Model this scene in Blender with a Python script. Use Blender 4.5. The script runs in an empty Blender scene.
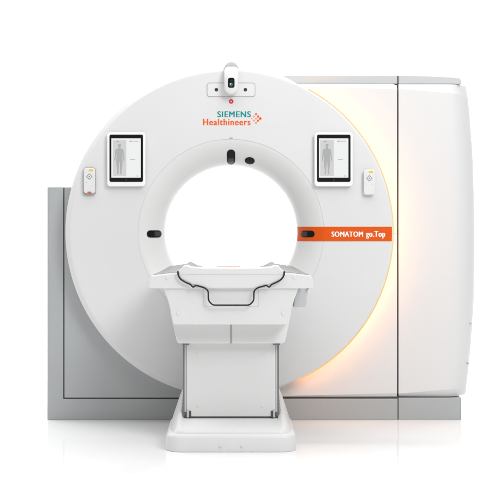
import bpy, bmesh, math
from mathutils import Vector, Matrix
PI = math.pi
scene = bpy.context.scene
C = scene.collection

# ------------------------------------------------------------------ camera
D = 7.0            # metres from the camera to the front face of the scanner
S = 0.0055         # metres per reference pixel at that distance
VX, VY = 231.0, 215.0
YP = 0.12          # front plane of plinth and side covers
H = (420 - VY) * S * (D + YP) / D
cam_d = bpy.data.cameras.new('camera')
cam = bpy.data.objects.new('camera', cam_d)
C.objects.link(cam)
cam.location = (0, -D, H)
cam.rotation_euler = (PI / 2, 0, 0)
cam_d.sensor_width = 36
cam_d.lens = 36 * (D / S) / 500
cam_d.shift_x = (250 - VX) / 500
cam_d.shift_y = -(250 - VY) / 500
cam_d.clip_start = 0.1
cam_d.clip_end = 200
scene.camera = cam

# ------------------------------------------------------------------ light
world = bpy.data.worlds.new('World')
scene.world = world
world.use_nodes = True
bg = world.node_tree.nodes['Background']
bg.inputs[0].default_value = (1, 1, 1, 1)
bg.inputs[1].default_value = 0.24
scene.view_settings.view_transform = 'Standard'
scene.view_settings.look = 'None'
scene.view_settings.exposure = 0
scene.view_settings.gamma = 1


def area(name, loc, target, sx, sy, power, col=(1, 1, 1)):
    l = bpy.data.lights.new(name, 'AREA')
    l.shape = 'RECTANGLE'
    l.size = sx
    l.size_y = sy
    l.energy = power
    l.color = col
    o = bpy.data.objects.new(name, l)
    C.objects.link(o)
    o.location = loc
    d = Vector(target) - Vector(loc)
    o.rotation_euler = d.to_track_quat('-Z', 'Y').to_euler()
    return o


area('key_softbox', (3.0, -5.4, 4.6), (0, 0, 0.9), 2.4, 2.4, 204)
area('fill_softbox', (-4.5, -6.0, 2.6), (0, 0, 1.1), 3.0, 3.0, 22)
area('top_softbox', (0, -1.6, 5.2), (0, -1.4, 0), 7.0, 5.0, 215)
area('backdrop_softbox', (0, 2.2, 5.6), (0, 6.3, 1.0), 9.0, 2.0, 620)
area('rim_softbox', (-4.6, 1.6, 3.2), (0, 1.8, 1.0), 2.4, 2.4, 70)


# ------------------------------------------------------------------ materials
def mat(name, col, rough=0.45, spec=0.5, metal=0.0, coat=0.0, emis=None, estr=0.0,
        grain=0.0, gscale=900.0, bump=0.0, mottled=0.012):
    m = bpy.data.materials.new(name)
    m.use_nodes = True
    nt = m.node_tree
    b = nt.nodes['Principled BSDF']
    b.inputs['Roughness'].default_value = rough
    b.inputs['Specular IOR Level'].default_value = spec
    b.inputs['Metallic'].default_value = metal
    b.inputs['Coat Weight'].default_value = coat
    b.inputs['Coat Roughness'].default_value = 0.12
    tc = nt.nodes.new('ShaderNodeTexCoord')
    nz = nt.nodes.new('ShaderNodeTexNoise')
    nz.inputs['Scale'].default_value = gscale if grain else 3.0
    nz.inputs['Detail'].default_value = 3
    nt.links.new(tc.outputs['Object'], nz.inputs['Vector'])
    a = grain if grain else mottled
    mix = nt.nodes.new('ShaderNodeMix')
    mix.data_type = 'RGBA'
    mix.inputs[6].default_value = tuple(c * (1 - a) for c in col) + (1,)
    mix.inputs[7].default_value = tuple(min(1, c * (1 + a)) for c in col) + (1,)
    nt.links.new(nz.outputs['Fac'], mix.inputs[0])
    nt.links.new(mix.outputs[2], b.inputs['Base Color'])
    nz2 = nt.nodes.new('ShaderNodeTexNoise')
    nz2.inputs['Scale'].default_value = 260
    nz2.inputs['Detail'].default_value = 2
    nt.links.new(tc.outputs['Object'], nz2.inputs['Vector'])
    bp = nt.nodes.new('ShaderNodeBump')
    bp.inputs['Strength'].default_value = bump
    bp.inputs['Distance'].default_value = 0.001
    nt.links.new(nz2.outputs['Fac'], bp.inputs['Height'])
    if bump:
        nt.links.new(bp.outputs['Normal'], b.inputs['Normal'])
    if emis:
        b.inputs['Emission Color'].default_value = tuple(emis) + (1,)
        b.inputs['Emission Strength'].default_value = estr
    return m


WHITE = mat('white_lacquer', (0.74, 0.74, 0.74), 0.42, 0.4, bump=0.05)
WHITE2 = mat('white_moulding', (0.75, 0.75, 0.747), 0.38, 0.4, bump=0.04)
GREY = mat('silver_grey_paint', (0.45, 0.465, 0.47), 0.48, 0.45, metal=0.15, grain=0.10, gscale=420, bump=0.25)
LGREY = mat('light_grey_cap', (0.56, 0.575, 0.58), 0.5, 0.4)
MGREY = mat('mid_grey_plastic', (0.42, 0.42, 0.42), 0.5, 0.4, bump=0.1)
TRAY = mat('grey_shell', (0.27, 0.27, 0.27), 0.55, 0.3)
RAILM = mat('grey_channel', (0.22, 0.22, 0.22), 0.4, 0.5, metal=0.3)
BLACK = mat('black_rubber', (0.012, 0.012, 0.013), 0.5, 0.3)
GAP = mat('dark_joint', (0.10, 0.10, 0.102), 0.7, 0.1)
GLASS = mat('dark_window', (0.008, 0.008, 0.009), 0.3, 0.2)
GLASS2 = mat('smoked_window', (0.045, 0.046, 0.048), 0.3, 0.25)
ORANGE = mat('orange_vinyl', (0.76, 0.10, 0.007), 0.5, 0.15)
OTEXT = mat('orange_print', (0.86, 0.12, 0.01), 0.5, 0.2)
OTEXT2 = mat('pale_orange_print', (0.86, 0.27, 0.12), 0.5, 0.2)
PALEP = mat('faded_print', (0.80, 0.52, 0.44), 0.5, 0.2)
TEAL = mat('teal_print', (0.0, 0.30, 0.29), 0.5, 0.2)
RED = mat('red_print', (0.72, 0.02, 0.03), 0.4, 0.3)
YELLOW = mat('yellow_print', (0.85, 0.55, 0.02), 0.5, 0.3)
WTEXT = mat('white_print', (0.9, 0.9, 0.9), 0.5, 0.2)
GTEXT = mat('grey_print', (0.28, 0.29, 0.30), 0.5, 0.3)
FROST = mat('tablet_shell', (0.93, 0.93, 0.93), 0.3, 0.5, coat=0.3)
RSHELL = mat('remote_shell', (0.78, 0.78, 0.78), 0.35, 0.5)
SCREEN = mat('lit_screen', (0.1, 0.1, 0.1), 0.15, 0.5, emis=(0.90, 0.91, 0.91), estr=0.84)
SCRGREY = mat('lit_screen_panel', (0.1, 0.1, 0.1), 0.15, 0.3, emis=(0.68, 0.68, 0.68), estr=0.80)
SCRFIG = mat('lit_screen_figure', (0.1, 0.1, 0.1), 0.15, 0.3, emis=(0.42, 0.43, 0.43), estr=0.80)
SCRTXT = mat('lit_screen_text', (0.1, 0.1, 0.1), 0.15, 0.3, emis=(0.16, 0.16, 0.16), estr=0.8)
LENS = mat('lens_glass', (0.01, 0.02, 0.022), 0.08, 0.8)
TLENS = mat('teal_lens_coating', (0.02, 0.13, 0.13), 0.1, 0.8)


def emit_ramp(name, lo, hi, z0, z1, strength):
    m = bpy.data.materials.new(name)
    m.use_nodes = True
    nt = m.node_tree
    nt.nodes.clear()
    out = nt.nodes.new('ShaderNodeOutputMaterial')
    e = nt.nodes.new('ShaderNodeEmission')
    e.inputs[1].default_value = strength
    g = nt.nodes.new('ShaderNodeNewGeometry')
    s = nt.nodes.new('ShaderNodeSeparateXYZ')
    mr = nt.nodes.new('ShaderNodeMapRange')
    mr.inputs[1].default_value = z0
    mr.inputs[2].default_value = z1
    mix = nt.nodes.new('ShaderNodeMix')
    mix.data_type = 'RGBA'
    mix.inputs[6].default_value = lo + (1,)
    mix.inputs[7].default_value = hi + (1,)
    nt.links.new(g.outputs['Position'], s.inputs[0])
    nt.links.new(s.outputs['Z'], mr.inputs[0])
    nt.links.new(mr.outputs[0], mix.inputs[0])
    nt.links.new(mix.outputs[2], e.inputs[0])
    nt.links.new(e.outputs[0], out.inputs[0])
    return m


LED = emit_ramp('amber_led', (1.0, 0.42, 0.17), (1.0, 0.42, 0.11), 0.5, 1.25, 13.0)
DIFFUSER = emit_ramp('amber_diffuser', (1.0, 0.58, 0.22), (1.0, 0.73, 0.40), 0.5, 1.0, 0.96)

FLOORM = bpy.data.materials.new('white_glossy_floor')
FLOORM.use_nodes = True
_b = FLOORM.node_tree.nodes['Principled BSDF']
_b.inputs['Base Color'].default_value = (0.87, 0.87, 0.87, 1)
_b.inputs['Roughness'].default_value = 0.07
_b.inputs['IOR'].default_value = 1.17
_tc = FLOORM.node_tree.nodes.new('ShaderNodeTexCoord')
_n = FLOORM.node_tree.nodes.new('ShaderNodeTexNoise')
_n.inputs['Scale'].default_value = 2.0
_mr = FLOORM.node_tree.nodes.new('ShaderNodeMapRange')
_mr.inputs[3].default_value = 0.05
_mr.inputs[4].default_value = 0.10
FLOORM.node_tree.links.new(_tc.outputs['Object'], _n.inputs['Vector'])
FLOORM.node_tree.links.new(_n.outputs['Fac'], _mr.inputs[0])
FLOORM.node_tree.links.new(_mr.outputs[0], _b.inputs['Roughness'])
SWEEP = mat('white_backdrop_paper', (0.93, 0.93, 0.93), 0.9, 0.0, mottled=0.004)


# ------------------------------------------------------------------ helpers
def W(px, py, Y):
    k = S * (D + Y) / D
    return Vector(((px - VX) * k, Y, H - (py - VY) * k))


ORIGIN = {}


def finish(o, parent=None, centre=True):
    """link o, give it its own origin, parent it"""
    C.objects.link(o)
    me = o.data
    c = Vector((0, 0, 0))
    if centre and len(me.vertices):
        lo = Vector((min(v.co[i] for v in me.vertices) for i in range(3)))
        hi = Vector((max(v.co[i] for v in me.vertices) for i in range(3)))
        c = (lo + hi) / 2
        me.transform(Matrix.Translation(-c))
    ORIGIN[o.name] = c
    if parent:
        o.parent = parent
        o.location = c - ORIGIN[parent.name]
    else:
        o.location = c
    return o


def thing(name, loc, label, cat, group=None):
    o = bpy.data.objects.new(name, None)
    C.objects.link(o)
    o.empty_display_size = 0.1
    o.location = loc
    ORIGIN[o.name] = Vector(loc)
    o['label'] = label
    o['category'] = cat
    if group:
        o['group'] = group
    return o


def mesh_obj(name, bm, m, parent=None, bevel=0, seg=3, smooth=True, sharp=30):
    me = bpy.data.meshes.new(name)
    bmesh.ops.recalc_face_normals(bm, faces=bm.faces)
    bm.to_mesh(me)
    bm.free()
    me.materials.append(m)
    if smooth:
        me.polygons.foreach_set('use_smooth', [True] * len(me.polygons))
        if not bevel:
            me.set_sharp_from_angle(angle=math.radians(sharp))
    o = bpy.data.objects.new(name, me)
    finish(o, parent)
    if bevel:
        b = o.modifiers.new('bevel', 'BEVEL')
        b.width = bevel
        b.segments = seg
        b.limit_method = 'ANGLE'
        b.angle_limit = math.radians(35)
        b.harden_normals = True
        b.use_clamp_overlap = True
    return o


def add_prism(bm, pts, y1):
    """pts: world points of the front outline, extruded straight back to y1"""
    f = [bm.verts.new(p) for p in pts]
    b = [bm.verts.new((p[0], y1, p[2])) for p in pts]
    bm.faces.new(f)
    bm.faces.new(b[::-1])
    n = len(f)
    for i in range(n):
        bm.faces.new((f[i], b[i], b[(i + 1) % n], f[(i + 1) % n]))


def prism(name, px, Y0, Y1, m, parent=None, bevel=0, seg=3, sharp=30, round_x=None, round_r=0.016):
    """round_x: pixel column whose upright front edge gets its own larger radius"""
    bm = bmesh.new()
    add_prism(bm, [W(x, y, Y0) for x, y in px], Y1)
    if round_x is not None:
        X = W(round_x, 0, Y0).x
        es = [e for e in bm.edges if all(abs(v.co.x - X) < 1e-4 and abs(v.co.y - Y0) < 1e-4 for v in e.verts)]
        bmesh.ops.bevel(bm, geom=es, offset=round_r, segments=6, affect='EDGES', profile=0.5)
    return mesh_obj(name, bm, m, parent, bevel, seg, sharp=sharp)


def rect(x0, y0, x1, y1):
    return [(x0, y0), (x1, y0), (x1, y1), (x0, y1)]


def rrect(x0, y0, x1, y1, r, n=6):
    out = []
    for cx, cy, a in ((x1 - r, y0 + r, -90), (x1 - r, y1 - r, 0), (x0 + r, y1 - r, 90), (x0 + r, y0 + r, 180)):
        for i in range(n + 1):
            t = math.radians(a + 90 * i / n)
            out.append((cx + r * math.cos(t), cy + r * math.sin(t)))
    return out


def ell(cx, cy, rx, ry, n=28, rot=0):
    out = []
    for i in range(n):
        t = 2 * PI * i / n
        x, y = rx * math.cos(t), ry * math.sin(t)
        out.append((cx + x * math.cos(rot) - y * math.sin(rot), cy + x * math.sin(rot) + y * math.cos(rot)))
    return out


def tube_bm(bm, pts, r, closed=False, n=10):
    rings = []
    L = len(pts)
    for i, p in enumerate(pts):
        a = pts[(i - 1) % L] if (closed or i > 0) else pts[i]
        b = pts[(i + 1) % L] if (closed or i < L - 1) else pts[i]
        t = (b - a).normalized()
        u = t.cross(Vector((0, 1, 0)))
        if u.length < 1e-3:
            u = t.cross(Vector((1, 0, 0)))
        u.normalize()
        v = t.cross(u).normalized()
        rings.append([bm.verts.new(p + (u * math.cos(2 * PI * k / n) + v * math.sin(2 * PI * k / n)) * r) for k in range(n)])
    m = L if closed else L - 1
    for i in range(m):
        A, B = rings[i], rings[(i + 1) % L]
        for k in range(n):
            bm.faces.new((A[k], A[(k + 1) % n], B[(k + 1) % n], B[k]))
    if not closed:
        bm.faces.new(rings[0])
        bm.faces.new(rings[-1][::-1])


def smooth_path(pts, r=1.5, n=4):
    """round the corners of a pixel polyline"""
    out = [pts[0]]
    for i in range(1, len(pts) - 1):
        p = Vector(pts[i]); a = Vector(pts[i - 1]); b = Vector(pts[i + 1])
        da = (a - p); db = (b - p)
        ra = min(r, da.length * 0.45); rb = min(r, db.length * 0.45)
        s = p + da.normalized() * ra; e = p + db.normalized() * rb
        for k in range(n + 1):
            t = k / n
            q = s * (1 - t) ** 2 + p * 2 * t * (1 - t) + e * t * t
            out.append((q.x, q.y))
    out.append(pts[-1])
    return out


def lettering(name, text, x0, y0, x1, y1, Y, m, parent, heavy=0.2, bold=0.0, thick=0.0012, spacing=1.1):
    cu = bpy.data.curves.new(name, 'FONT')
    cu.body = text
    cu.size = 1.0
    cu.offset = bold
    cu.space_character = spacing
    cu.resolution_u = 6
    t = bpy.data.objects.new(name + '_tmp', cu)
    C.objects.link(t)
    bpy.context.view_layer.update()
    me = bpy.data.meshes.new_from_object(t.evaluated_get(bpy.context.evaluated_depsgraph_get()))
    bpy.data.objects.remove(t)
    xs = [v.co.x for v in me.vertices]; ys = [v.co.y for v in me.vertices]
    a, b, c, d = min(xs), max(xs), min(ys), max(ys)
    p0 = W(x0, y1, Y); p1 = W(x1, y0, Y)
    for v in me.vertices:
        v.co = Vector((p0.x + (v.co.x - a) / (b - a) * (p1.x - p0.x), Y, p0.z + (v.co.y - c) / (d - c) * (p1.z - p0.z)))
    bm = bmesh.new()
    for k, sh in enumerate(((-heavy, 0), (heavy, 0)) if heavy else ((0, 0),)):
        me2 = me.copy()
        me2.transform(Matrix.Translation((sh[0] * S, k * 0.0001, 0)))
        bm.from_mesh(me2)
        bpy.data.meshes.remove(me2)
    bpy.data.meshes.remove(me)
    r = bmesh.ops.extrude_face_region(bm, geom=bm.faces[:])
    for v in r['geom']:
        if isinstance(v, bmesh.types.BMVert):
            v.co.y += thick
    return mesh_obj(name, bm, m, parent, smooth=False)


# ------------------------------------------------------------------ setting
bm = bmesh.new()
prof = [(-12, 0.0), (4.0, 0.0)]
vs = [[bm.verts.new((x, y, z)) for x in (-12, 12)] for y, z in prof]
for a, b in zip(vs, vs[1:]):
    bm.faces.new((a[0], a[1], b[1], b[0]))
me = bpy.data.meshes.new('floor'); bm.to_mesh(me); bm.free(); me.materials.append(FLOORM)
o = bpy.data.objects.new('floor', me); C.objects.link(o); o['kind'] = 'structure'
bm = bmesh.new()
prof = [(4.0, 0.0)]
for i in range(1, 13):
    t = PI / 2 * i / 12
    prof.append((4.0 + 2.5 * math.sin(t), 2.5 * (1 - math.cos(t))))
prof.append((6.5, 7.5))
vs = [[bm.verts.new((x, y, z)) for x in (-12, 12)] for y, z in prof]
for a, b in zip(vs, vs[1:]):
    bm.faces.new((a[0], a[1], b[1], b[0]))
me = bpy.data.meshes.new('backdrop'); bm.to_mesh(me); bm.free(); me.materials.append(SWEEP)
me.polygons.foreach_set('use_smooth', [True] * len(me.polygons))
o = bpy.data.objects.new('backdrop', me); C.objects.link(o); o['kind'] = 'structure'

# ------------------------------------------------------------------ scanner gantry
CT = thing('ct_scanner', (0, 0.1, 0), 'large white ring-shaped CT scanner gantry with grey plinth, amber light ring and orange band', 'scanner')
AX, AZ = W(231, 232, 0)[0], W(231, 232, 0)[2]         # bore axis
FR, CR = 161.5 * S, 93.0 * S                       # face rim / funnel crease radius
BR = 66.0 * S * (D + 0.16) / D                     # narrowest bore radius
BY = 0.16


def face_y(r):
    """depth of the gantry front at a distance r from the bore axis"""
    if r >= CR:
        return 0.0
    u = min(1.0, (CR - r) / (CR - BR))
    return BY * (1 - math.sqrt(max(0, 1 - u * u * 0.999))) * 0.82 + 0.18 * BY * u


def loop(r, y, n=288, dx=0, dz=0, rr=None):
    out = []
    for i in range(n):
        t = 2 * PI * i / n
        q = r if rr is None else rr(t)
        out.append((AX + dx + q * math.cos(t), y, AZ + dz + q * math.sin(t)))
    return out


def rim_r(t):
    """outer edge of the chamfer: wide on the left and top, almost none where the light strip runs"""
    d = math.degrees(t) % 360
    if d > 180:
        d -= 360
    if -66 < d < 62:
        e = 0
    elif d >= 62:
        e = min(1, (d - 62) / 16)
    else:
        e = min(1, (-66 - d) / 12)
    e = e * e * (3 - 2 * e)
    return FR + S * (0.6 + 4.0 * e)


def lofted(name, loops, m, parent, sharp=30, close=False):
    bm = bmesh.new()
    R = [[bm.verts.new(p) for p in l] for l in loops]
    n = len(R[0])
    pairs = list(zip(R, R[1:])) + ([(R[-1], R[0])] if close else [])
    for A, B in pairs:
        for i in range(n):
            bm.faces.new((A[i], A[(i + 1) % n], B[(i + 1) % n], B[i]))
    return mesh_obj(name, bm, m, parent, sharp=sharp)


GY2 = 0.74                                         # rear of the gantry
drum = lofted('ring_cover', [
    loop(CR, 0), loop(CR + 0.004, 0), loop(CR + 0.02, 0), loop(125 * S, 0), loop(FR - 0.012, 0), loop(FR - 0.003, 0), loop(FR, 0.0012),
    loop(0, 0.024, rr=rim_r), loop(0, 0.027, rr=lambda t: rim_r(t) - 0.001),
    loop(0, 0.030, rr=lambda t: rim_r(t) - (0.035 if -66 < ((math.degrees(t) + 180) % 360 - 180) < 62 else 0.001)),
    loop(0, 0.118, rr=lambda t: rim_r(t) - (0.04 if -66 < ((math.degrees(t) + 180) % 360 - 180) < 62 else 0.003)),
    loop(FR - 0.005, GY2 - 0.03), loop(FR - 0.03, GY2), loop(CR, GY2), loop(CR + 0.001, 0.5)], WHITE, CT, sharp=22)
fl = []
for k in range(25):
    u = math.sin(PI / 2 * k / 24)
    r = CR - (CR - BR) * u
    fl.append(loop(r, face_y(r) + (0.0015 if k == 0 else 0)))
for k in range(1, 13):
    u = k / 12
    fl.append(loop(BR + 0.15 * u * u, BY + (GY2 - BY) * u))
funnel = lofted('bore_funnel', fl, WHITE2, CT, sharp=60)


def project(px, py, off):
    Y = 0.0
    for _ in range(8):
        p = W(px, py, Y)
        r = math.hypot(p.x - AX, p.z - AZ)
        Y = face_y(r) - off
    return W(px, py, Y)


def conform(name, outline, off, m, parent, rings=6, depth=0.004, smooth=True):
    """a shallow inset/appliqué that follows the gantry's front surface"""
    dense = []
    for (xa, ya), (xb, yb) in zip(outline, outline[1:] + outline[:1]):
        q = max(1, int(math.hypot(xb - xa, yb - ya) / 0.6))
        dense += [(xa + (xb - xa) * t / q, ya + (yb - ya) * t / q) for t in range(q)]
    outline = dense
    n = len(outline)
    cx = sum(p[0] for p in outline) / n
    cy = sum(p[1] for p in outline) / n
    bm = bmesh.new()
    R = []
    for k in range(rings, 0, -1):
        f = k / rings
        R.append([bm.verts.new(project(cx + (x - cx) * f, cy + (y - cy) * f, off)) for x, y in outline])
    c = bm.verts.new(project(cx, cy, off))
    back = [bm.verts.new(v.co + Vector((0, depth, 0))) for v in R[0]]
    seq = [back] + R
    for A, B in zip(seq, seq[1:]):
        for i in range(n):
            bm.faces.new((A[i], A[(i + 1) % n], B[(i + 1) % n], B[i]))
    for i in range(n):
        bm.faces.new((R[-1][i], R[-1][(i + 1) % n], c))
    return mesh_obj(name, bm, m, parent, sharp=40)


# orange band running from the bore to the light strip, following the surface
bm = bmesh.new()
cols = []
NB = 70
for i in range(NB + 1):
    col = []
    for j in range(5):
        y = 226.8 + (241.2 - 226.8) * j / 4
        xe0 = VX + (math.sqrt((66.6) ** 2 - (y - 232) ** 2))
        xe1 = VX + math.sqrt(161.0 ** 2 - (y - 232) ** 2)
        x = xe0 + (xe1 - xe0) * (i / NB) ** 1.3
        col.append(bm.verts.new(project(x, y, 0.0016)))
    cols.append(col)
for a, b in zip(cols, cols[1:]):
    for j in range(4):
        bm.faces.new((a[j], b[j], b[j + 1], a[j + 1]))
r = bmesh.ops.extrude_face_region(bm, geom=bm.faces[:])
for v in r['geom']:
    if isinstance(v, bmesh.types.BMVert):
        v.co.y += 0.0013
band = mesh_obj('name_band', bm, ORANGE, CT, sharp=40)
lettering('lettering', 'SOMATOM', 331.8, 231.6, 362.8, 236.7, -0.0026, WTEXT, band, heavy=0.3, bold=0.0, thick=0.0008, spacing=1.12)
lettering('lettering', 'go.Top', 366.2, 231.0, 385.0, 238.6, -0.0026, WTEXT, band, heavy=0.3, bold=0.0, thick=0.0008, spacing=1.12)
# maker's lettering
lettering('lettering', 'SIEMENS', 217.6, 111.3, 250.6, 117.2, -0.001, TEAL, CT, heavy=0.28, bold=0.0, spacing=1.14)
lettering('lettering', 'Healthineers', 203.3, 118.8, 250.3, 125.2, -0.001, OTEXT, CT, heavy=0.28, bold=0.0, spacing=1.14)
bm = bmesh.new()
for x, y, r, h in ((256, 114.1, 1.0, 1), (258.1, 116.4, 1.1, 1), (260.3, 118.5, 1.35, 1), (258.05, 120.6, 1.1, 1)):
    add_prism(bm, [W(px, py, -0.001) for px, py in ell(x, y, r, r, 16)], 0.0002)
emb = mesh_obj('dot_emblem', bm, OTEXT, CT, smooth=False)
bm = bmesh.new()
for x, y, r in ((254, 116.4, 0.85), (251.9, 118.5, 0.65), (256, 118.5, 0.85), (254, 120.5, 0.8), (256, 122.8, 0.95)):
    add_prism(bm, [W(px, py, -0.001) for px, py in ell(x, y, r, r, 16)], 0.0002)
mesh_obj('pale_dots', bm, OTEXT2, emb, smooth=False)


# laser and sensor windows in the funnel
def window(outer, inner, mats=(GLASS, GLASS2)):
    w = conform('laser_window', outer, 0.002, mats[0], CT)
    conform('pane', inner, 0.0032, mats[1], w, depth=0.001)
    return w


window(rrect(226.9, 149.6, 235.2, 164.6, 3.9), rrect(228.3, 158.2, 233.8, 162.8, 0.8))
window(rrect(146.9, 230.3, 161.6, 237.6, 3.4), rrect(154.6, 231.5, 159.3, 236.4, 0.8))
window(rrect(300.6, 230.6, 314.6, 237.4, 3.3), rrect(301.9, 231.6, 307, 236.4, 0.8))
conform('sensor_window', ell(249.7, 160.8, 5.0, 3.6, 36, 0.1), 0.0018, GLASS, CT)
mesh = conform('sensor_window', ell(231, 138.2, 2.0, 0.8, 20), 0.0012, MGREY, CT)


# light strip in the rim
def arc_pts(rad, Y, d0, d1, n):
    return [Vector((AX + rad * math.cos(math.radians(d0 + (d1 - d0) * i / n)), Y,
                    AZ + rad * math.sin(math.radians(d0 + (d1 - d0) * i / n)))) for i in range(n + 1)]


bm = bmesh.new()
tube_bm(bm, arc_pts(FR + 0.0062, 0.019, -65.5, 61.5, 160), 0.0034, n=10)
strip = mesh_obj('light_strip', bm, DIFFUSER, CT)
bm = bmesh.new()
tube_bm(bm, arc_pts(FR - 0.013, 0.042, -65.5, 61.5, 120), 0.006, n=8)
mesh_obj('led_line', bm, LED, strip)
# short joint from the strip to the seam
prism('cover_joint', rect(393.5, 233.4, 397.0, 234.2), YP - 0.0012, YP + 0.004, PALEP, CT)

# left: grey frame (post + plinth), inset grey panel
prism('base_frame', [(47, 187), (63.2, 187), (63.2, 398.9), (397.7, 398.9), (397.7, 420.0), (47, 420.0)], YP, GY2, GREY, CT, bevel=0.0025, seg=2, round_x=47)
prism('plinth', [(398.5, 398.0), (461.6, 398.0), (461.6, 420.0), (398.5, 420.0)], YP + 0.004, GY2, GREY, CT, bevel=0.0025, seg=2, round_x=461.6)
for x0 in (52, 408, 447):
    prism('levelling_foot', rect(x0, 419.6, x0 + 8, 420.9), YP + 0.01, YP + 0.06, BLACK, CT)


def arcpx(rad, a0, a1, n):
    """arc in pixel coordinates round the bore; angles in degrees, 0 = right, 90 = down"""
    return [(231 + rad * math.cos(math.radians(a0 + (a1 - a0) * i / n)), 232 + rad * math.sin(math.radians(a0 + (a1 - a0) * i / n))) for i in range(n + 1)]


a1 = 180 + math.degrees(math.asin((232 - 187) / 150))
prism('side_panel', [(64.3, 187.2), (64.3, 397.75), (231, 397.75)] + arcpx(150, 90, a1, 40), YP + 0.001, GY2 - 0.06, GREY, CT, bevel=0.003, seg=2, sharp=20)
# dark joints behind the gaps
bm = bmesh.new()
add_prism(bm, [W(x, y, YP + 0.012) for x, y in rect(62.4, 187.6, 65.2, 399.8)], 0.4)
add_prism(bm, [W(x, y, YP + 0.0121) for x, y in rect(65.2, 395.8, 398.0, 399.8)], 0.4)
mesh_obj('shadow_joint', bm, GAP, CT)

# right: warm-lit cover between the ring and the seam, flat with tapered chamfers
RX1 = 397.05


def ray_hit(a, x1, y0, y1):
    c, s = math.cos(a), math.sin(a)
    best = 1e9
    if c > 1e-6:
        best = min(best, (x1 - 231) / c)
    if s > 1e-6:
        best = min(best, (y1 - 232) / s)
    if s < -1e-6:
        best = min(best, (y0 - 232) / s)
    return 231 + c * best, 232 + s * best


aT = math.atan2(85.2 - 232, RX1 - 231)
aB = math.atan2(397.4 - 232, RX1 - 231)
angs = [math.radians(-84) + (aT - math.radians(-84)) * i / 40 for i in range(41)]
angs += [aT + (aB - aT) * i / 40 for i in range(1, 41)]
for _x, _y in ((RX1, 83.6 + 5.42), (RX1, 397.4 - 4.42)):
    angs += [math.atan2(_y + d_ - 232, _x - 231) for d_ in (-2.5, 0.0, 0.4, -0.4, 2.5)]
angs = sorted(angs)
angs += [aB + (PI / 2 - aB) * i / 40 for i in range(1, 41)]
bm = bmesh.new()
rows = [[], [], [], [], []]
for a in angs:
    c, s = math.cos(a), math.sin(a)
    xo, yo = ray_hit(a, RX1, 83.6, 397.4)
    tt = max(0, (xo - 290) / 110)
    ct = 2.5 + 3.0 * tt          # crease heights, top and bottom, grow to the right
    cb = 1.5 + 3.0 * tt
    xc, yc = ray_hit(a, RX1, 83.6 + ct, 397.4 - cb)
    inner = W(231 + 150 * c, 232 + 150 * s, YP)
    flat = W(xc, yc, YP)
    on_side = abs(xo - RX1) < 1e-3 and yo > 83.7 and yo < 396.7
    yy = YP if on_side else YP + 0.014
    # at the outer edge, keep the same x,z as seen on the plane
    e = W(xo, yo, YP)
    if on_side:
        # chamfer fades along the side edge near the corners
        k = 0.0
        if yo < 83.6 + ct:
            k = (83.6 + ct - yo) / ct
        if yo > 397.4 - cb:
            k = (yo - 397.4 + cb) / cb
        yy = YP + 0.014 * max(0, k)
    edge = Vector((e.x, yy, e.z))
    if (edge - flat).length < 1e-5:
        edge = flat + Vector((0.0004 * c, 0, -0.0004 * s))
    rows[0].append(bm.verts.new((inner.x, GY2 - 0.1, inner.z)))
    rows[1].append(bm.verts.new(inner))
    rows[2].append(bm.verts.new(flat))
    rows[3].append(bm.verts.new(edge))
    rows[4].append(bm.verts.new((e.x, GY2 - 0.1, e.z)))
for A, B in zip(rows, rows[1:]):
    for i in range(len(A) - 1):
        bm.faces.new((A[i], A[i + 1], B[i + 1], B[i]))
mesh_obj('side_cover', bm, WHITE, CT, sharp=8)

# right cabinet: barrel-sided, chamfers top and bottom, rounded right edge
bm = bmesh.new()
import bisect
ZR = [(83.8, 467.2), (90, 468.6), (110, 470.6), (150, 473.6), (200, 475.2), (250, 475.6), (300, 475.0), (340, 472.6), (370, 469.8), (397.4, 466.8)]


def xr(y):
    for (a, xa), (b, xb) in zip(ZR, ZR[1:]):
        if a <= y <= b:
            t = (y - a) / (b - a)
            return xa + (xb - xa) * t - 1.1
    return ZR[-1][1] - 1.1


X0 = 398.7
us = [i / 16 * 0.72 for i in range(17)] + [0.72 + 0.28 * math.sin(PI / 2 * k / 14) for k in range(1, 15)]
ys_mid = [90 + (388 - 90) * i / 50 for i in range(51)]


def cab_point(u, v):
    """v: 0 top edge, 1..51 mid rows, 52 bottom edge"""
    if v == 0:
        y = 83.8
    elif v == 52:
        y = 397.4
    else:
        top = 88.8 + 6.0 * u
        bot = 393.5 - 5.5 * u
        y = top + (bot - top) * (v - 1) / 50
    x1 = xr(y)
    x = X0 + (x1 - X0) * u
    Y = YP
    if u > 0.72:
        k = (u - 0.72) / 0.28
        Y += 0.16 * (1 - math.sqrt(max(0, 1 - k * k)))
    if v in (0, 52):
        Y += 0.022 if v == 0 else 0.03
    p = W(x, y, YP)
    return Vector((W(x, y, Y).x, Y, p.z))


G = [[bm.verts.new(cab_point(u, v)) for u in us] for v in range(53)]
for A, B in zip(G, G[1:]):
    for i in range(len(us) - 1):
        bm.faces.new((A[i], A[i + 1], B[i + 1], B[i]))
# ring round the border, extruded to the rear
border = G[0][:] + [G[v][-1] for v in range(1, 53)] + G[52][-2::-1] + [G[v][0] for v in range(51, 0, -1)]
back = [bm.verts.new((v.co.x, GY2, v.co.z)) for v in border]
n = len(border)
for i in range(n):
    bm.faces.new((border[i], border[(i + 1) % n], back[(i + 1) % n], back[i]))
bm.faces.new(back)
cab = mesh_obj('cabinet_door', bm, WHITE, CT, sharp=14)
for x, y in ((469.7, 323.3), (467.0, 363.0)):
    prism('hinge_notch', rect(x + 0.1, y, x + 1.9, y + 1.0), YP + 0.075, YP + 0.15, MGREY, cab)
prism('seam_dark_filler', [(396.0, 75.8), (400.0, 75.8), (400.0, 396.6), (396.0, 396.6)], YP + 0.040, GY2 - 0.1, GAP, CT)  # dark filler added behind the open seam, giving the gap its shade
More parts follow.
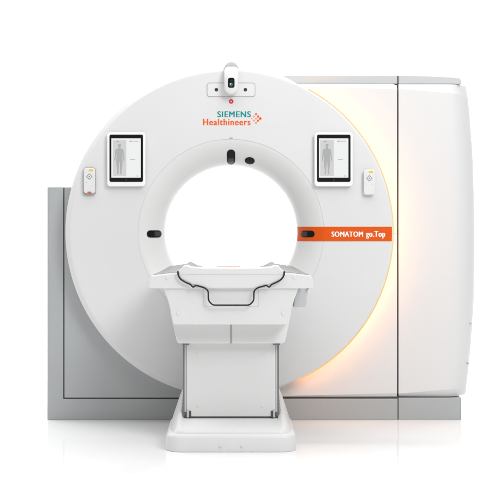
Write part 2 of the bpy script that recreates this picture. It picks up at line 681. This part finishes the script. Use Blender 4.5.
# light grey caps on top, set back
prism('top_cap', [(262, 83.9), (262, 75.2), (397.4, 75.0), (397.4, 83.9)], YP + 0.034, GY2 - 0.12, LGREY, CT, bevel=0.006)
prism('top_cap', [(398.6, 84.1), (398.6, 75.0), (430, 75.8), (452, 76.9), (459.6, 77.8), (461.6, 80.0), (461.6, 84.1)], YP + 0.034, GY2 - 0.12, LGREY, CT, bevel=0.006)

# camera on the top of the ring
pl = prism('camera_plate', rrect(207.4, 83.2, 254.8, 96.3, 2.4), -0.0022, 0.001, WHITE2, CT, bevel=0.001, seg=2)
bm = bmesh.new()
tube_bm(bm, [W(x, y, -0.0008) for x, y in rrect(207.2, 83.0, 255.0, 96.5, 2.6, 5)], 0.0021, closed=True, n=6)
mesh_obj('plate_joint', bm, MGREY, pl)
for x in (216.4, 245.4):
    prism('sensor_dot', ell(x, 89.7, 1.75, 1.75), -0.0034, 0, GLASS2, pl)
pod_sections = []
# pod: rounded column that leans back over the rim
bm = bmesh.new()
N = 40
secs = []


def pod_outline(top, bot, hw, rt):
    out = []
    for cx, cy, a, r in ((231.3 + hw - rt, top + rt, -90, rt), (231.3, bot - hw, 0, hw), (231.3, bot - hw, 90, hw), (231.3 - hw + rt, top + rt, 180, rt)):
        for i in range(11):
            t = math.radians(a + 90 * i / 10)
            out.append((cx + (r + 0.01) * math.cos(t), cy + r * math.sin(t)))
    return out


for (top, bot, hw, rt, Y) in ((76.8, 92.6, 4.6, 4.5, -0.0625), (75.8, 93.6, 5.7, 5.5, -0.0610), (73.6, 94.4, 6.5, 5.6, -0.0570), (70.6, 94.9, 6.9, 5.2, -0.0500), (68.2, 95.1, 7.0, 4.6, -0.038), (66.6, 95.2, 7.05, 4.0, -0.02), (66.4, 95.2, 7.05, 4.0, 0.0)):
    secs.append([bm.verts.new(W(x, y, Y)) for x, y in pod_outline(top, bot, hw, rt)])
for A, B in zip(secs, secs[1:]):
    k = len(A)
    for i in range(k):
        bm.faces.new((A[i], A[(i + 1) % k], B[(i + 1) % k], B[i]))
bm.faces.new(secs[0])
bm.faces.new(secs[-1][::-1])
camh = mesh_obj('camera_housing', bm, WHITE, CT, sharp=60)
cap = prism('housing_cap', [(224.4, 75), (224.4, 68.0), (225.0, 65.4), (226.8, 63.3), (229.2, 62.1), (231.3, 61.7), (233.4, 62.1), (235.8, 63.3), (237.6, 65.4), (238.2, 68.0), (238.2, 75)], -0.012, 0.11, LGREY, camh, bevel=0.003)
prism('cap_band', [(224.1, 75), (224.1, 68.2), (225.2, 66.6), (227.6, 65.7), (231.3, 65.4), (235.0, 65.7), (237.4, 66.6), (238.5, 68.2), (238.5, 75)], -0.016, -0.008, MGREY, camh, bevel=0.001)
lens = prism('camera_window', rrect(227.9, 77.8, 234.6, 87.8, 2.0), -0.0634, -0.055, GLASS, camh, bevel=0.001)
prism('lens', ell(231.2, 84.6, 2.0, 2.0), -0.0644, -0.06, TLENS, lens)
prism('lens', ell(231.6, 80.6, 1.3, 1.1), -0.0644, -0.06, LENS, lens)
prism('painted_glint', ell(230.6, 83.9, 0.7, 0.6), -0.0650, -0.062, WTEXT, lens)  # white dot painted on as the lens highlight
# red ring mark
bm = bmesh.new()
o1 = [W(x, y, -0.001) for x, y in ell(231.2, 101.4, 2.3, 2.3, 24)]
i1 = [W(x, y, -0.001) for x, y in ell(231.2, 101.4, 0.8, 0.8, 24)]
A = [bm.verts.new(p) for p in o1]; B = [bm.verts.new(p) for p in i1]
A2 = [bm.verts.new(p + Vector((0, 0.0012, 0))) for p in o1]; B2 = [bm.verts.new(p + Vector((0, 0.0012, 0))) for p in i1]
for i in range(24):
    j = (i + 1) % 24
    for P, Q in ((A, B), (B, B2), (B2, A2), (A2, A)):
        bm.faces.new((P[i], P[j], Q[j], Q[i]))
mesh_obj('ring_mark', bm, RED, CT, smooth=False)
# docks for the remote controls
prism('remote_dock', rrect(83.0, 167.2, 95.8, 195.6, 3.6), -0.010, 0.001, MGREY, CT, bevel=0.002)
prism('remote_dock', rrect(364.4, 171.4, 374.6, 193.6, 1.6), -0.006, 0.001, WHITE2, CT, bevel=0.001)
prism('tablet_dock', rrect(110, 136, 142.0, 183.0, 2), -0.008, 0.001, MGREY, CT)
prism('tablet_dock', rrect(317, 136, 349.0, 183.0, 2), -0.008, 0.001, MGREY, CT)


# ------------------------------------------------------------------ tablets
def copy_tree(o, parent=None):
    c = o.copy()
    C.objects.link(c)
    c.parent = parent
    for ch in [x for x in list(bpy.data.objects) if x.parent == o]:
        copy_tree(ch, c)
    return c


TX = 126.2                       # centre of the left tablet in the photograph
T = thing('tablet', W(TX, 159.4, -0.008), 'tablet in white frame docked on the left of the bore, showing a body outline', 'tablet', 'tablets docked on the gantry face')
case = prism('case', rrect(107.0, 132.4, 145.4, 186.4, 3.4), -0.030, -0.008, FROST, T, bevel=0.005, seg=3)
bez = prism('tablet_body', rrect(109.5, 134.6, 143.0, 181.8, 1.6), -0.0325, -0.010, GLASS, T, bevel=0.001, seg=2)
scr = prism('screen', rect(111.4, 138.4, 140.8, 177.6), -0.0331, -0.03, SCREEN, T)
prism('screen_panel', rect(112.8, 140.2, 126.3, 176.2), -0.0337, -0.033, SCRGREY, scr)
fig = [(0, -17.6), (1.3, -17.2), (1.7, -15.8), (1.3, -14.2), (0.9, -13.6), (1.0, -12.6), (3.6, -11.7), (4.4, -10.6), (4.7, -6.5), (5.2, -2.4), (5.3, 0.4),
       (4.6, 1.6), (4.2, 0.2), (3.9, -3.0), (3.2, -6.6), (3.0, -3.6), (3.4, 0.6), (3.1, 6.0), (2.5, 9.6), (2.2, 14.2), (2.9, 15.6), (1.2, 15.8), (0.8, 14.4), (0.7, 9.0), (0.3, 2.2)]
prism('body_diagram', [(119.4 + x * 0.95, 159.9 + y * 0.92) for x, y in fig] + [(119.4 - x * 0.95, 159.9 + y * 0.92) for x, y in fig[::-1][:-1]], -0.0341, -0.0336, SCRFIG, scr)
for x0, y0, x1, y1 in ((116.5, 141.0, 118.8, 141.5), (129.6, 140.8, 132.2, 141.5), (132.8, 140.9, 138.4, 141.3), (130.2, 159.2, 135.2, 159.5), (136.6, 175.6, 138.0, 176.4)):
    prism('menu_line', rect(x0, y0, x1, y1), -0.0339, -0.033, SCRTXT, scr)
prism('home_button', ell(126.2, 179.8, 0.75, 0.75), -0.0329, -0.031, GLASS2, T)
T2 = copy_tree(T)
T2.location.x += (333.0 - 126.2) * S * (D - 0.008) / D
T2['label'] = 'tablet in white frame docked on the right of the bore, above the orange band'


# ------------------------------------------------------------------ remote controls
def remote(x, y, label):
    r = thing('remote_control', W(x, y, -0.006), label, 'remote control', 'remote controls docked on the gantry face')
    body = prism('remote_body', rrect(x - 5.6, y - 12.6, x + 5.6, y + 12.6, 2.6), -0.028, -0.0065, RSHELL, r, bevel=0.004)
    prism('status_light', rrect(x - 0.6, y - 11.2, x + 3.6, y - 9.4, 0.7), -0.0288, -0.027, YELLOW, r)
    d = prism('dial', [(x - 3.2, y - 4.0), (x, y - 7.2), (x + 3.2, y - 4.0), (x, y - 0.8)], -0.0290, -0.027, GTEXT, r)
    prism('dial_centre', [(x - 2.3, y - 4.0), (x, y - 6.3), (x + 2.3, y - 4.0), (x, y - 1.7)], -0.0294, -0.027, RSHELL, d)
    prism('dial_pin', ell(x, y - 4.0, 0.7, 0.7), -0.0298, -0.027, GTEXT, d)
    for bx, by in ((-2.9, 1.9), (2.9, 1.9), (2.7, 5.0)):
        if (bx, by) == (2.7, 5.0) and x > 200:
            continue
        prism('button', ell(x + bx, y + by, 0.55, 0.45), -0.0286, -0.027, LGREY, r)
    return r


R1 = remote(89.3, 180.6, 'small white remote control in grey dock beside the left tablet, orange tip at the bottom')
prism('orange_tip', rrect(87.4, 191.6, 91.4, 193.2, 0.5), -0.0285, -0.027, OTEXT, R1)
remote(369.4, 182.2, 'small white remote control with yellow light near the amber light strip')

# ------------------------------------------------------------------ patient table
YT = -0.850
TB = thing('patient_table', (0, -0.6, 0), 'white patient table on a pedestal standing in front of the scanner bore', 'patient table')

# base slab
bm = bmesh.new()
xh, y0b, y1b = 66.1 * S * (D + YT) / D, YT, -0.27
levels = [(0.0, 0.003, 0.077), (0.004, 0.0, 0.080), (0.066, 0.001, 0.079), (0.078, 0.006, 0.074), (0.085, 0.014, 0.066), (0.087, 0.026, 0.054)]
rings = []
for z, ins, r in levels:
    ring = []
    for cx, cy, a in ((xh - ins - r, y1b - ins - r, 0), (-xh + ins + r, y1b - ins - r, 90), (-xh + ins + r, y0b + ins + r, 180), (xh - ins - r, y0b + ins + r, 270)):
        for i in range(9):
            t = math.radians(a + 90 * i / 8)
            ring.append(bm.verts.new((cx + r * math.cos(t), cy + r * math.sin(t), z)))
    rings.append(ring)
for A, B in zip(rings, rings[1:]):
    k = len(A)
    for i in range(k):
        bm.faces.new((A[i], A[(i + 1) % k], B[(i + 1) % k], B[i]))
bm.faces.new(rings[0])
bm.faces.new(rings[-1])
mesh_obj('base', bm, WHITE2, TB, sharp=35)


# skirt on the base: low in front, rising to the rear on both sides of the column
def sect(Y, hw_b, hw_t, zt, ztop_in, zb=0.075):
    # outline from left bottom over to right bottom; a trough in the middle
    return [Vector((-hw_b, Y, zb)), Vector((-hw_b * 0.45 - hw_t * 0.55, Y, zt * 0.55 + zb * 0.45)), Vector((-hw_t, Y, zt - 0.008)), Vector((-hw_t + 0.008, Y, zt)), Vector((-hw_t + 0.022, Y, zt)), Vector((-hw_t + 0.034, Y, ztop_in)),
            Vector((0, Y, ztop_in)),
            Vector((hw_t - 0.034, Y, ztop_in)), Vector((hw_t - 0.022, Y, zt)), Vector((hw_t - 0.008, Y, zt)), Vector((hw_t, Y, zt - 0.008)), Vector((hw_b * 0.45 + hw_t * 0.55, Y, zt * 0.55 + zb * 0.45)), Vector((hw_b, Y, zb))]


bm = bmesh.new()
SE = [sect(-0.832, 0.258, 0.248, 0.092, 0.090), sect(-0.818, 0.280, 0.262, 0.107, 0.105), sect(-0.785, 0.292, 0.268, 0.116, 0.112), sect(-0.70, 0.306, 0.269, 0.138, 0.130), sect(-0.50, 0.309, 0.266, 0.172, 0.133),
      sect(-0.30, 0.309, 0.262, 0.217, 0.133), sect(-0.20, 0.309, 0.260, 0.224, 0.133)]
RV = [[bm.verts.new(p) for p in s] for s in SE]
for A, B in zip(RV, RV[1:]):
    for i in range(len(A) - 1):
        bm.faces.new((A[i], A[i + 1], B[i + 1], B[i]))
for r_ in (RV[0], RV[-1]):
    bm.faces.new(r_)
bm.faces.new([r[0] for r in RV] + [r[-1] for r in RV[::-1]])
sk = mesh_obj('base_skirt', bm, WHITE2, TB, sharp=50)
for x in (220.6, 242.0):
    prism('screw', ell(x, 446.0, 1.5, 1.5, 16), YT - 0.004, YT + 0.01, WHITE2, TB, bevel=0.0015, seg=2)

# lift column
YC = -0.64
prism('column_panel', rect(186.6, 341, 275.2, 416.6), YC, -0.30, WHITE2, TB, bevel=0.004)
for x0, x1 in ((182.9, 186.2), (275.6, 278.9)):
    prism('column_channel', rect(x0, 341, x1, 417.5), YC + 0.012, -0.32, RAILM, TB, bevel=0.002)
for x0, x1 in ((183.3, 187.6), (274.2, 278.5)):
    prism('channel_edge', rect(x0 + 1.2, 343, x1 - 1.2, 412), YC + 0.006, YC + 0.02, LGREY, TB)
for x, y in ((197.6, 354), (264.2, 354), (197.6, 406), (262.4, 406)):
    prism('screw', ell(x, y, 1.3, 1.3, 16), YC - 0.0025, YC + 0.01, WHITE2, TB, bevel=0.001, seg=2)
prism('column_joint', rect(184.4, 416.0, 277.4, 418.6), YC + 0.004, -0.34, GAP, TB)
for s in (-1, 1):
    # pleated boot at the column foot
    pts = [(231 + s * 42, 395)]
    k = 0
    y = 395
    while y < 418:
        pts.append((231 + s * (47.2 + (y - 395) * 0.10), y))
        pts.append((231 + s * (49.6 + (y - 395) * 0.10 - 0.9), y + 2.2))
        y += 3.3
    pts += [(231 + s * 42, y)]
    prism('pleated_boot', pts, YC + 0.03, -0.34, MGREY, TB)
    xm = 231 + s * 43.2
    prism('foot_clip', [(xm - 1.1, 409.5), (xm + 1.1, 409.5), (xm + 1.1, 417.6), (xm - 1.1, 417.6)], YC - 0.006, YC + 0.01, LGREY, TB, bevel=0.001)
    prism('foot_clip', [(231 + s * 40.9 - .9, 411), (231 + s * 40.9 + .9, 411), (231 + s * 40.9 + .9, 417.6), (231 + s * 40.9 - .9, 417.6)], YC - 0.004, YC + 0.01, GAP, TB)
    prism('guide_block', rect(231 + s * 45.5 - 3.4, 343.2, 231 + s * 45.5 + 3.4, 345.2), YC - 0.02, YC + 0.02, RAILM, TB)

# telescoping skirt under the head, two halves meeting at a slit
YS = -0.71
prism('head_skirt', [(170.0, 311), (230.4, 311), (230.4, 343.6), (179.4, 343.6), (177.0, 342.2)], YS, -0.22, WHITE2, TB, bevel=0.008)
prism('head_skirt', [(231.6, 311), (292.0, 311), (285.0, 342.2), (282.8, 343.6), (231.6, 343.6)], YS + 0.002, -0.22, WHITE2, TB, bevel=0.008)
prism('skirt_joint', rect(229.6, 312, 232.4, 343.4), YS + 0.008, -0.3, MGREY, TB)

# head of the table
YF = YT + 0.012
hb = prism('table_head', [(163.6, 286), (298.4, 286), (297.6, 291), (294.6, 298.5), (292.4, 306), (288.9, 323.4), (287.8, 324.6), (174.2, 324.6), (173.0, 323.4), (169.4, 306), (167.0, 298), (164.2, 291)], YF, -0.12, WHITE2, TB, bevel=0.0035)
bm = bmesh.new()
tube_bm(bm, [W(x, y, YF + 0.0002) for x, y in rrect(203.6, 280, 258.8, 306.4, 0.8, 3)], 0.0011, closed=True, n=6)
mesh_obj('panel_joint', bm, LGREY, hb)
for x, y in ((178.6, 313.2), (283.4, 313.2)):
    prism('screw_cover', ell(x, y, 2.0, 2.0, 20), YF - 0.004, YF + 0.01, WHITE2, hb, bevel=0.002, seg=2)
# wing on the right and its twin on the left
prism('side_bracket', [(296, 284), (308.4, 284), (308.2, 289), (306.2, 306.4), (293.6, 307.6)], -0.52, -0.2, LGREY, TB, bevel=0.005)
prism('cable_clip', rect(307.2, 287.4, 308.8, 289.2), -0.54, -0.5, GAP, TB)

# shoulder frame: front outline tapering to the rear, grey top
bm = bmesh.new()


def shoulder(Y, hw, zt, zb, ch):
    z1 = zt - ch
    return [Vector((-hw + 0.004, Y, zb)), Vector((-hw, Y, zb + 0.006)), Vector((-hw + 0.006, Y, z1 - 0.012)), Vector((-hw + 0.016, Y, z1)), Vector((-hw + 0.10, Y, zt)),
            Vector((hw - 0.10, Y, zt)), Vector((hw - 0.016, Y, z1)), Vector((hw - 0.006, Y, z1 - 0.012)), Vector((hw, Y, zb + 0.006)), Vector((hw - 0.004, Y, zb))]


zt = W(0, 273.4, YT).z
zb = W(0, 288.6, YT).z
SH = [shoulder(YT, 82.6 * 0.004832 - 0.004, zt - 0.004, zb + 0.003, 0.010), shoulder(YT + 0.006, 82.6 * 0.004832, zt, zb, 0.010), shoulder(-0.6, 0.378, zt + 0.006, zb, 0.011),
      shoulder(-0.06, 0.352, zt + 0.014, zb, 0.012)]
RV = [[bm.verts.new(p) for p in s] for s in SH]
nn = len(RV[0])
for A, B in zip(RV, RV[1:]):
    for i in range(nn):
        bm.faces.new((A[i], A[(i + 1) % nn], B[(i + 1) % nn], B[i]))
bm.faces.new(RV[0])
bm.faces.new(RV[-1][::-1])
sh = mesh_obj('shoulder_frame', bm, WHITE2, TB, sharp=28)
for x, y in ((167.0, 277.2), (294.6, 277.2)):
    prism('screw_cover', ell(x, y, 2.0, 1.9, 20), YT - 0.004, YT + 0.01, WHITE2, sh, bevel=0.002, seg=2)
# grey top plates on both shoulders
for s in (-1, 1):
    bm = bmesh.new()
    P = []
    for Y, hw, zz, ch in ((YT + 0.016, 82.6 * 0.004832, zt, 0.010), (-0.6, 0.378, zt + 0.006, 0.011), (-0.07, 0.352, zt + 0.014, 0.012)):
        P.append([bm.verts.new((s * (hw - 0.019), Y, zz - ch - 0.001)), bm.verts.new((s * (hw - 0.10), Y, zz - 0.001)), bm.verts.new((s * 0.225, Y, zz - 0.001))])
    for A, B in zip(P, P[1:]):
        for i in range(2):
            bm.faces.new((A[i], A[i + 1], B[i + 1], B[i]))
    r = bmesh.ops.extrude_face_region(bm, geom=bm.faces[:])
    for v in r['geom']:
        if isinstance(v, bmesh.types.BMVert):
            v.co.z += 0.0032
    mesh_obj('top_plate', bm, TRAY, sh, sharp=50)

# cradle: a shallow tray with a closed white nose
CY = YT - 0.014
nose = [(183.4, 265.8), (187.6, 265.4), (190, 267.2), (204, 268.0), (231, 268.2), (258, 268.0), (272, 267.2), (274.6, 265.4), (279.0, 265.8), (280.8, 268.4), (284.4, 271.6), (284.0, 273.4), (281.4, 279),
        (271.0, 284.2), (255.0, 288.4), (207.4, 288.4), (191.2, 284.2), (180.8, 279), (178.2, 273.4), (177.8, 271.6), (181.4, 268.4)]
prism('cradle_nose', nose, CY, CY + 0.10, WHITE2, TB, bevel=0.006, seg=3)
bm = bmesh.new()
tube_bm(bm, [W(x, 274.2, CY - 0.0002) for x in (181, 200, 231, 262, 281)], 0.0012, n=6)
mesh_obj('lip_shade_line', bm, LGREY, TB)  # grey line drawn in for the shading under the cradle lip
# grey shell of the tray, rising at both edges
bm = bmesh.new()
secs = []
for k, (Y, e) in enumerate(((CY + 0.085, 0.0), (-0.7, 0.3), (-0.5, 0.7), (-0.36, 1.0), (-0.30, 0.7), (-0.27, 0.25))):
    h = 0.895 + 0.008 * e
    outer = [(-0.232, 0.865), (-0.226, h - 0.006), (-0.216, h), (-0.206, h - 0.001), (-0.18, h - 0.016), (-0.14, 0.872), (-0.07, 0.864), (0, 0.862)]
    full = outer + [(-x, z) for x, z in outer[::-1][1:]]
    full += [(0.20, 0.852), (-0.20, 0.852)]
    secs.append([bm.verts.new((x, Y, z)) for x, z in full])
for A, B in zip(secs, secs[1:]):
    k = len(A)
    for i in range(k):
        bm.faces.new((A[i], A[(i + 1) % k], B[(i + 1) % k], B[i]))
bm.faces.new(secs[0]); bm.faces.new(secs[-1][::-1])
mesh_obj('tray_shell', bm, TRAY, TB, sharp=50)
# white head board lying in the tray
bd = prism('head_board', [(204.0, 268.6), (206.0, 266.6), (212, 265.6), (250, 265.6), (256, 266.6), (258, 268.6), (258, 272), (204, 272)], CY + 0.10, -0.55, FROST, TB, bevel=0.003)
bm = bmesh.new()
for i in range(9):
    x = 217.4 + i * 2.6
    add_prism(bm, [W(px, py, CY + 0.098) for px, py in rect(x, 266.2, x + 2.0, 266.9)], CY + 0.102)
mesh_obj('printed_strip', bm, PALEP, bd, smooth=False)

# black edge trim that runs round the nose and down over the head
path = [(177.9, 271.2), (178.0, 275.2), (180.4, 279.2), (185.6, 282.4), (191.0, 284.6), (192.4, 287.0), (194.0, 286.9), (195.6, 285.2), (204.6, 287.8), (208.2, 290.6), (208.4, 300.6), (212.6, 305.1)]
path = path + [(462.2 - x, y) for x, y in path[::-1]]
path = smooth_path(path, 2.4, 5)
bm = bmesh.new()
tube_bm(bm, [W(x, y, CY - 0.004) for x, y in path], 0.0036, n=10)
mesh_obj('edge_trim', bm, BLACK, TB)
